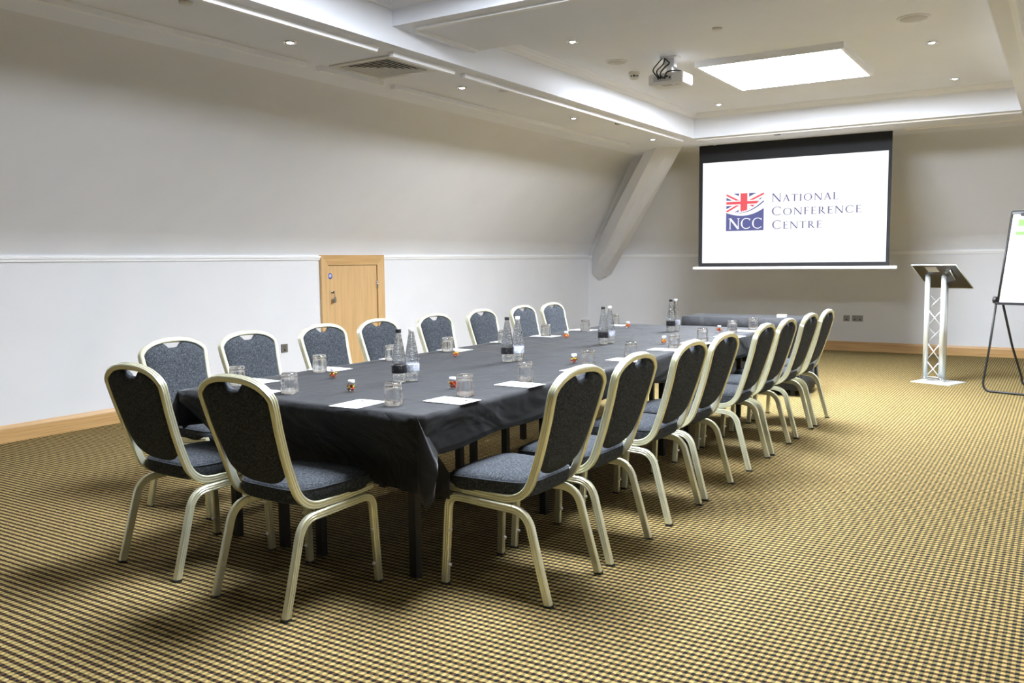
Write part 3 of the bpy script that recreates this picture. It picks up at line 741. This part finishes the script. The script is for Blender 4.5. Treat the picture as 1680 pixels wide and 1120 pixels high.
def cloth(name, x0, x1, y0, y1, zt, dl, dr, dn, df, nx, ny, amp=.012, seed=0, lean=0):
    """draped rectangle: dl, dr, dn, df = drop on the left, right, near and far sides"""
    mb = MB()
    def prof(a0, a1, d0, d1, n, nd=7):
        out = []
        for k in range(nd): out.append((a0, d0 * (1 - k / nd)))
        for k in range(n + 1): out.append((a0 + (a1 - a0) * k / n, 0))
        for k in range(1, nd + 1): out.append((a1, d1 * k / nd))
        return out
    X = prof(x0, x1, dl, dr, nx); Y = prof(y0, y1, dn, df, ny)
    hem = lambda s_: .010 * math.sin(s_ * 5.1 + seed) + .006 * math.sin(s_ * 11.3 + 1 + seed)
    rows = []
    for y, ey in Y:
        r_ = []
        for x, ex in X:
            if ex and ey: r_.append(None); continue
            z = zt + .0012 * noise.noise(Vector((x * 3.1, y * 2.3, seed)))
            px, py, pz = x, y, z
            if ex:
                sg = -1 if x == x0 else 1; d_ = ex + hem(y) * ex / (dr if sg > 0 else dl)
                w_ = ex * (1 if ex > .02 else 0)
                px = x + sg * (.004 + amp * (ex / .2) * (.5 + .9 * noise.noise(Vector((y * 3.3, seed, 1))) + .35 * math.sin(y * 9 + seed))); pz = zt - d_
            if ey:
                sg = -1 if y == y0 else 1; d_ = ey + hem(x) * .6
                py = y - sg * lean * min(1, max(0, ey - .045) / .21) ** .9 * (1 if sg < 0 else 0) + sg * (.004 + amp * (ey / .3) * (.5 + .9 * noise.noise(Vector((x * 3.3, seed, 2))) + .3 * math.sin(x * 8 + seed))); pz = zt - d_
            r_.append((px, py, pz))
        rows.append(r_)
    idx = {}; vs = []; fs = []
    for j, r_ in enumerate(rows):
        for i, p in enumerate(r_):
            if p: idx[(j, i)] = len(vs); vs.append(p)
    for j in range(len(rows) - 1):
        for i in range(len(X) - 1):
            q = [(j, i), (j, i + 1), (j + 1, i + 1), (j + 1, i)]
            if all(k in idx for k in q): fs.append(tuple(idx[k] for k in q))
    mb.add(vs, fs, True)
    return mb
ct = cloth('tablecloth', TX0, TX1, TY0, TY1, .752, .17, .160, .365, .29, 26, 84, lean=.215)
# corner folds: spare cloth hanging in a pleat
def pleat(mb, A, pts, n=5):
    rows = []
    for k in range(n + 1):
        t_ = k / n; rows.append([tuple(a + (b_ - a) * t_ for a, b_ in zip(A, p)) for p in pts])
    mb.grid(rows, True)
x, y = TX1, TY0
pleat(ct, (x, y, .750), [(x + .002, y - .006, .440), (x + .030, y + .004, .392), (x + .045, y + .030, .440), (x + .058, y + .052, .520), (x + .048, y + .066, .560), (x + .020, y + .05, .60)])
pleat(ct, (x, y, .750), [(x + .004, y, .46), (x + .012, y + .03, .37), (x + .030, y + .060, .415), (x + .016, y + .09, .47), (x + .008, y + .12, .585)])
x = TX0
pleat(ct, (x, y, .750), [(x, y - .006, .52), (x - .05, y - .012, .51), (x - .095, y - .005, .53), (x - .115, y + .01, .59), (x - .080, y + .02, .665), (x - .03, y + .03, .64)])
pleat(ct, (x, y, .750), [(x - .08, y + .02, .665), (x - .05, y + .06, .55), (x - .015, y + .08, .585)])
for sx, x in ((1, TX1), (-1, TX0)):
    pleat(ct, (x, TY1, .750), [(x, TY1 + .006, .54), (x + sx * .03, TY1 + .03, .52), (x + sx * .04, TY1, .56), (x + sx * .004, TY1 - .06, .585)])
ct = ct.build('tablecloth', M['cloth'], fix=True); tag(ct, 'long creased black tablecloth covering the whole conference table', 'tablecloth')
sd = ct.modifiers.new('thickness', 'SOLIDIFY'); sd.thickness = .0015; sd.offset = -1
# side table by the back wall
table(-3.32, -2.14, 8.56, 9.09, (-3.25, -2.21), (8.62, 9.03), 'side table hidden under a floor-length black cloth below the screen', None)
cb = cloth('tablecloth', -3.33, -2.13, 8.55, 9.10, .752, .70, .715, .70, .70, 14, 8, amp=.012, seed=3.3)
for sx, x in ((1, -2.13), (-1, -3.33)):
    for sy, y in ((1, 9.10), (-1, 8.55)):
        pleat(cb, (x, y, .751), [(x, y + sy * .03, .06), (x + sx * .05, y + sy * .05, .03), (x + sx * .03, y, .06)])
cb = cb.build('tablecloth', M['cloth']); tag(cb, 'black floor-length cloth on the small side table below the screen', 'tablecloth')
sd = cb.modifiers.new('thickness', 'SOLIDIFY'); sd.thickness = .0015; sd.offset = -1
f = MB(); rbox(f, -.045, .045, -.03, .03, 0, .032, .008, 3)
bx = tag(empty('adapter_box', (-2.35, 8.70, .754)), 'small white box lying on the side table below the screen', 'box'); f.build('casing', M['white_plastic'], bx)

# ------------------------------------------------------------------ things on the table
ZT = .7545
card = empty('note_card'); card['category'] = 'paper'
MB().box(-.1, .1, -.074, .074, 0, .0012).build('sheet', M['paper'], card)
f = MB(); f.box(-.055, -.035, -.020, -.008, .0012, .0015); f.box(-.030, -.005, -.016, -.012, .0012, .0015); f.build('printed_logo', M['print_grey'], card)
f = MB(); f.box(.052, .062, .020, .030, .0012, .004); f.build('printed_mark', M['black_plastic'], card)
cu = [False]
def put_card(x, y, rz, label, grp):
    o = copy_tree(card) if cu[0] else card; cu[0] = True
    o.location = (x, y, ZT); o.rotation_euler = (0, 0, rz); tag(o, label, 'paper', grp)
CR = [(-2.18, 2.965), (-2.178, 3.508), (-2.165, 4.12), (-2.165, 4.68), (-2.19, 5.33), (-2.17, 5.86), (-2.13, 6.45), (-2.17, 6.98)]
CL = [(-3.415, 2.985), (-3.43, 3.53), (-3.41, 4.10), (-3.42, 4.69), (-3.415, 5.32), (-3.41, 5.875), (-3.42, 6.535), (-3.40, 7.12)]
for i, (x, y) in enumerate(CR): put_card(x, y, rnd.uniform(-.05, .05), 'white note sheet %s along the right edge of the black table' % ('nearest' if i == 0 else ORD[i]), 'note sheets along the right edge')
for i, (x, y) in enumerate(CL): put_card(x, y, PI + rnd.uniform(-.06, .06), 'white note sheet %s along the left edge of the black table' % ORD[i], 'note sheets along the left edge')
put_card(-2.475, 2.707, PI / 2 + .04, 'white note sheet at the near end of the table, right of the two', 'note sheets at the near end')
put_card(-3.11, 2.715, PI / 2 - .03, 'white note sheet at the near end of the table, left of the two', 'note sheets at the near end')
# tumbler standing upside down
tum = empty('tumbler'); tum['category'] = 'glass'
out_ = [(.0405, 0), (.0408, .002), (.0395, .030), (.0380, .060), (.0368, .085), (.0350, .0915), (.031, .094), (0, .094)]
inn = [(0, .079), (.030, .079), (.0335, .076), (.0350, .06), (.0368, .03), (.0385, .001), (.0395, 0)]
def lathe_closed(mb, pr, n=28):
    rows = []
    for r_, z in pr: rows.append([(max(r_, 1e-5) * math.cos(2 * PI * i / n), max(r_, 1e-5) * math.sin(2 * PI * i / n), z) for i in range(n)])
    mb.grid(rows, True, True)
mb = MB(); lathe_closed(mb, list(reversed(inn)) [0:0] + out_ + inn + [out_[0]]); mb.build('tumbler_glass', M['glass'], tum, edge=1.0)
tu = [False]
def put_tum(x, y, label, grp):
    o = copy_tree(tum) if tu[0] else tum; tu[0] = True
    o.location = (x, y, ZT); o.rotation_euler = (0, 0, rnd.uniform(0, 6)); tag(o, label, 'glass', grp)
GR = [(-2.215, 3.11), (-2.231, 3.645), (-2.22, 4.30), (-2.207, 4.835), (-2.18, 5.465), (-2.181, 6.0), (-2.235, 6.83), (-2.182, 7.215)]
GL = [(-3.38, 2.845), (-3.39, 3.41), (-3.40, 4.02), (-3.41, 4.60), (-3.40, 5.26), (-3.40, 5.87), (-3.37, 6.47), (-3.46, 7.23)]
for i, (x, y) in enumerate(GR): put_tum(x, y, 'upturned clear tumbler, %s along the right edge of the table' % ORD[i], 'tumblers along the right edge')
for i, (x, y) in enumerate(GL): put_tum(x, y, 'upturned clear tumbler, %s along the left edge of the table' % ORD[i], 'tumblers along the left edge')
put_tum(-2.333, 2.765, 'upturned clear tumbler on the near end of the table, right of the two', 'tumblers at the near end')
put_tum(-2.962, 2.785, 'upturned clear tumbler on the near end of the table, left of the two', 'tumblers at the near end')
# water bottles in pairs
def make_bottle(cap, lab, name):
    t = empty(name); t['category'] = 'bottle'
    pr = [(0, .002), (.026, .002), (.031, 0), (.0335, .005), (.0345, .020), (.0355, .044), (.0365, .046), (.0365, .088), (.0355, .090), (.0345, .110), (.0305, .140), (.0255, .170), (.0205, .198), (.0165, .220), (.0135, .236), (.0125, .2455), (0, .2455)]
    mb = MB(); lathe_closed(mb, pr); mb.build('bottle_body', M['water'], t, edge=1.2)
    MB().lathe([(.0372, .0475), (.0374, .049), (.0374, .085), (.0372, .0865)], 28).build('label_band', M[lab], t)
    MB().lathe([(.0138, .2445), (.0142, .246), (.0142, .260), (.0132, .262), (0, .262)], 20).build('cap', M[cap], t)
    return t
bb = make_bottle('black_plastic', 'label_black', 'water_bottle'); bw = make_bottle('white_plastic', 'label_white', 'water_bottle')
PB = [((-2.745, 3.30), (-2.725, 3.375)), ((-2.741, 4.28), (-2.718, 4.36)), ((-2.715, 5.485), (-2.712, 5.585)), ((-2.703, 6.695), (-2.694, 6.775))]
for i, (a, c_) in enumerate(PB):
    n = ('nearest', 'second', 'third', 'farthest')[i]
    for src, p, d_ in ((bb, a, 'black cap and black label'), (bw, c_, 'white cap and pale label')):
        o = src if i == 0 else copy_tree(src)
        o.location = (*p, ZT); o.rotation_euler = (0, 0, rnd.uniform(0, 6)); tag(o, 'clear water bottle with %s, in the %s pair down the table' % (d_, n), 'bottle', 'water bottles down the middle of the table')
# little jars of sweets
jar = empty('sweet_jar'); jar['category'] = 'jar'
mb = MB(); lathe_closed(mb, [(0, .0), (.014, 0), (.020, .004), (.0255, .013), (.0262, .021), (.0235, .031), (.0165, .037), (.0145, .040), (.0, .040)]); mb.build('jar_glass', mat('jar_glass_clear', (1, 1, 1), .02, 0, **{'Transmission Weight': 1.0, 'IOR': 1.4, 'Alpha': .16}), jar)
f = MB(); q = random.Random(3)
for k in range(26):
    for _ in range(40):
        x, y, z = q.uniform(-.019, .019), q.uniform(-.019, .019), q.uniform(.008, .030)
        if math.hypot(x, y) < .0185 * math.sin(min(1, (z + .004) / .02) * PI / 2) * (1 if z < .026 else .8): break
    f.ball((x, y, z), .0052, 8, 5, .8)
tag(f.build('sweets', M['sweets'], jar, fix=False), 'red, orange and yellow sweets', kind='stuff')
MB().lathe([(.0150, .038), (.0155, .040), (.0155, .052), (.014, .0535), (0, .0535)], 20).build('lid', M['white_plastic'], jar)
ju = [False]
JR = [(-2.742, 2.955, 'in the middle near the front of the table'), (-3.146, 3.26, 'left of middle, beside the nearest bottles'), (-2.389, 3.255, 'touching the nearest tumbler on the right side'), (-3.164, 4.35, 'left of the second pair of bottles'), (-2.363, 4.40, 'beside the third tumbler of the right side'), (-3.177, 5.79, 'left of the third pair of bottles'), (-2.354, 5.71, 'right of middle, beyond the third pair of bottles'), (-3.18, 6.90, 'far left, beyond the third pair of bottles'), (-2.332, 6.80, 'right of the farthest pair of bottles')]
for x, y, n in JR:
    o = copy_tree(jar) if ju[0] else jar; ju[0] = True
    o.location = (x, y, ZT); o.rotation_euler = (0, 0, rnd.uniform(0, 6)); tag(o, 'tiny jar of red sweets, ' + n, 'jar', 'sweet jars')

# ------------------------------------------------------------------ lectern
le = tag(empty('lectern', (-1.10, 10.25, 0), math.radians(-21)), 'aluminium truss lectern with a tilted dark top, right of the screen', 'lectern')
MB().box(-.21, .21, -.185, .185, 0, .010).build('base_plate', M['alu'], le)
PX = (-.140, .034)
for x in PX:
    MB().lathe([(.034, .010), (.034, .045), (.030, .050)], 18, (x, -.02, 0)).build('post_foot', M['chrome'], le)
    f = MB(); f.tube([(x, -.02, .045), (x, -.02, 1.165)], .0275, 18); f.build('post', M['alu'], le)
MB().tube([(-.024, .135, .010), (-.024, .135, 1.06)], .0275, 18).build('post', M['alu'], le)
def brace(p, q, z0, z1, r_):
    p, q = Vector(p), Vector(q); e = (q - p).normalized() * .022; p = p + e; q = q - e
    f = MB(); f.tube([(p.x, p.y, z0), (q.x, q.y, z1)], r_, 8); f.tube([(p.x, p.y, z1), (q.x, q.y, z0)], r_, 8); f.build('cross_brace', M['alu'], le)
FL, FR, RP = (PX[0], -.02, 0), (PX[1], -.02, 0), (-.024, .135, 0)
for z0, z1 in ((.07, .215), (.245, .41), (.61, .765)): brace(FL, FR, z0, z1, .0060)
for z0, z1 in ((.425, .585), (.785, .935)): brace(FL, RP, z0, z1, .0045); brace(FR, RP, z0, z1, .0045)
MB().tube([FL[:2] + (.055,), FR[:2] + (.055,)], .005, 8).build('tie_bar', M['alu'], le)
f = MB(); hw_, hd = .235, .19
vs = [(-hw_, -hd, 1.245), (hw_, -hd, 1.245), (hw_, hd, 1.0), (-hw_, hd, 1.0)]
f.add(vs + [(x, y + .006, z + .012) for x, y, z in vs], [(3, 2, 1, 0), (4, 5, 6, 7), (0, 1, 5, 4), (1, 2, 6, 5), (2, 3, 7, 6), (3, 0, 4, 7)])
pl = f.build('reading_top', M['lectern_top'], le); pl['label'] = 'dark tilted reading top'
f = MB()
vt = lambda x, t_, dz=0: (x, -hd + 2 * hd * t_, 1.245 - .245 * t_ + dz)
f.add([vt(-hw_, 0, .013), vt(hw_, 0, .013), vt(hw_, .0, -.002), vt(-hw_, 0, -.002)], [(0, 1, 2, 3)]); f.add([vt(-hw_, 1, .015), vt(hw_, 1, .015), vt(hw_, 1, -.004), vt(-hw_, 1, -.004)], [(0, 1, 2, 3)])
for x in (-hw_, hw_): f.tube([vt(x, 0, .006), vt(x, 1, .006)], .006, 6)
f.tube([vt(-hw_, 0, .006), vt(hw_, 0, .006)], .006, 6); f.tube([vt(-hw_, 1, .006), vt(hw_, 1, .006)], .006, 6)
f.build('top_edging', M['alu'], pl)
f = MB(); a0, a1 = .04, .26
for x0, x1 in ((-.10, .02),): f.add([vt(x0, a0, -.004), vt(x1, a0, -.004), vt(x1, a1, -.004), vt(x0, a1, -.004)], [(0, 1, 2, 3)])
f.build('fixing_plate', M['grey_plastic'], pl)
f = MB(); f.tube([vt(.13, .55, -.015), vt(.15, .15, -.015)], .006, 6); f.build('lamp_bracket', M['alu'], pl)

# ------------------------------------------------------------------ flip chart
fc = tag(empty('flip_chart_easel', (-.545, 9.72, 0), math.radians(-17)), 'black-framed flip chart easel with white paper at the right edge of the picture', 'flip chart')
BW = .74
def fp(x, s_, t_=0):   # point on the leaning board: x across, s_ up the board, t_ out of its face
    an = math.radians(17.5); return (x, math.sin(an) * s_ - t_ * math.cos(an), .885 + math.cos(an) * s_ + t_ * 0)
H = .93
f = MB(); vs = [fp(0, 0, 0), fp(BW, 0, 0), fp(BW, H, 0), fp(0, H, 0)]; f.add(vs + [(x, y + .018, z) for x, y, z in vs], [(0, 1, 2, 3), (7, 6, 5, 4), (0, 4, 5, 1), (1, 5, 6, 2), (2, 6, 7, 3), (3, 7, 4, 0)])
bd = f.build('board', M['white_plastic'], fc)
f = MB()
for a, b_ in ((fp(0, 0, .004), fp(0, H, .004)), (fp(BW, 0, .004), fp(BW, H, .004)), (fp(0, H, .004), fp(BW, H, .004))): f.tube([a, b_], .011, 8)
f.build('board_frame', M['black_metal'], bd)
f = MB(); a, b_ = fp(-.01, .0, .03), fp(BW + .01, .0, .03); f.box(a[0], b_[0], a[1] - .02, a[1] + .045, .868, .892); f.build('pen_tray', M['black_metal'], fc)
f = MB(); f.add([fp(-.01, H - .03, .014), fp(BW + .01, H - .03, .014), fp(BW + .01, H + .012, .014), fp(-.01, H + .012, .014)], [(0, 1, 2, 3)]); f.add([fp(-.01, H - .03, .014), fp(BW + .01, H - .03, .014), fp(BW + .01, H - .03, .0), fp(-.01, H - .03, .0)], [(0, 1, 2, 3)])
f.build('paper_clamp', M['black_metal'], bd)
f = MB()
for x in (.11, .63): f.lathe([(.018, -.02), (.018, .0), (0, .0)], 12, (x, fp(x, H - .035, .03)[1], fp(x, H - .035)[2]), axis='y')
f.build('clamp_knobs', M['black_plastic'], bd)
pd_ = MB(); n = 8
pd_.grid([[fp(x, H - .03 - (H - .06) * k / n, .008) for x in (.022, BW - .022)] for k in range(n + 1)], True)
pd = pd_.build('paper_pad', M['paper'], fc, fix=False)
f = MB()
def pr_(x0, x1, s0, s1, t_=.010): f.add([fp(x0, s0, t_), fp(x1, s0, t_), fp(x1, s1, t_), fp(x0, s1, t_)], [(0, 1, 2, 3)])
pr_(.072, .36, .775, .848); pr_(.062, .38, .685, .722)
f.build('green_print', M['green'], pd, fix=False)
f = MB(); pr_(.085, .125, .10, .142); pr_(.140, .155, .10, .142); f.build('grey_print', mat('pale_grey_print', (.62, .62, .62), .8), pd, fix=False)
f = MB(); pr_(.06, .70, .045, .0475); f.build('ruled_line', M['print_grey'], pd, fix=False)
def ubend(xa, xb, ya, yb, top_y, top_z, sgn):
    r_ = .07; w_ = -.08 * sgn
    tx, ux = xa, xb; xa += w_; xb -= w_
    pts = [(tx, top_y, top_z), ((xa + tx) / 2, ya * .5 + top_y * .5, top_z * .5)]
    pts += bez((xa, ya, .10), (xa, ya, .012), (xa + r_, ya, .012), 6) + bez((xb - r_, ya, .012), (xb, ya, .012), (xb, ya, .10), 6)
    pts += [((xb + ux) / 2, ya * .5 + top_y * .5, top_z * .5), (ux, top_y, top_z)]
    return pts
MB().tube(ubend(-.02, BW + .02, -.015, 0, .02, .90, 1), .011, 10).build('front_leg_frame', M['black_metal'], fc)
MB().tube(ubend(.035, BW - .035, .60, 0, .03, .88, 0), .011, 10).build('rear_leg_frame', M['black_metal'], fc)
for x, a in ((-.03, 0), (BW + .03, 0)):
    MB().lathe([(.030, -.018), (.034, -.014), (.034, .014), (.030, .018)], 16, (x, .02, .91), axis='x').build('pivot_knob', M['black_plastic'], fc)

# ------------------------------------------------------------------ sockets
def socket(name, loc, w_, h_, axis, label, gangs=1):
    t = tag(empty(name, loc, 0 if axis == 'x' else PI / 2), label, 'socket')
    f = MB(); f.box(-w_ / 2, w_ / 2, -.008, 0, -h_ / 2, h_ / 2); f.build('face_plate', M['brushed'], t)
    for g_ in range(gangs):
        f = MB(); x = (g_ - (gangs - 1) / 2) * w_ / gangs
        f.box(x - .010, x + .010, -.0095, -.008, -.028, -.008); f.box(x - .014, x - .006, -.0095, -.008, .012, .018); f.box(x + .006, x + .014, -.0095, -.008, .012, .018)
        f.build('outlet', M['black_plastic'], t)
    return t
socket('wall_socket', (-2.636, YB, .467), .086, .086, 'x', 'single brushed metal wall socket low on the back wall')
socket('wall_socket', (-2.487, YB, .469), .146, .086, 'x', 'double brushed metal wall socket low on the back wall, right of the single one', 2)
socket('wall_socket', (XL, 6.33, .468), .086, .086, 'y', 'brushed metal wall socket on the left wall beside the oak door')
for o in [x for x in C.objects if x.name.startswith('wall_socket')]:
    if abs(o.location.x - XL) < .01: o.rotation_euler.z = PI / 2

# ------------------------------------------------------------------ camera, world, view
yaw, pitch, roll, f_px, hcam = -.5641, -.0923, -.0106, 1433.3351, 1.3437
cam = bpy.data.cameras.new('camera'); cam.sensor_width = 36; cam.lens = f_px / 1680 * 36; cam.clip_start = .05
co = bpy.data.objects.new('camera', cam); C.objects.link(co)
fw = Vector((math.sin(yaw) * math.cos(pitch), math.cos(yaw) * math.cos(pitch), math.sin(pitch)))
r0 = Vector((math.cos(yaw), -math.sin(yaw), 0)); u0 = r0.cross(fw)
rr = r0 * math.cos(roll) + u0 * math.sin(roll); uu = -r0 * math.sin(roll) + u0 * math.cos(roll)
mw = Matrix((rr, uu, -fw)).transposed().to_4x4(); mw.translation = Vector((0, 0, hcam)); co.matrix_world = mw
S.camera = co
wd_ = bpy.data.worlds.new('world'); S.world = wd_; wd_.use_nodes = True; wd_.node_tree.nodes['Background'].inputs[0].default_value = (.02, .02, .02, 1); wd_.node_tree.nodes['Background'].inputs[1].default_value = 1
S.view_settings.view_transform = 'Standard'; S.view_settings.look = 'None'; S.view_settings.gamma = 1; S.view_settings.use_curve_mapping = False
S.view_settings.exposure = 0.0
S.cycles.caustics_reflective = False; S.cycles.caustics_refractive = False
S.cycles.use_denoising = True; S.cycles.max_bounces = 10; S.cycles.diffuse_bounces = 6; S.cycles.transmission_bounces = 10; S.cycles.glossy_bounces = 4
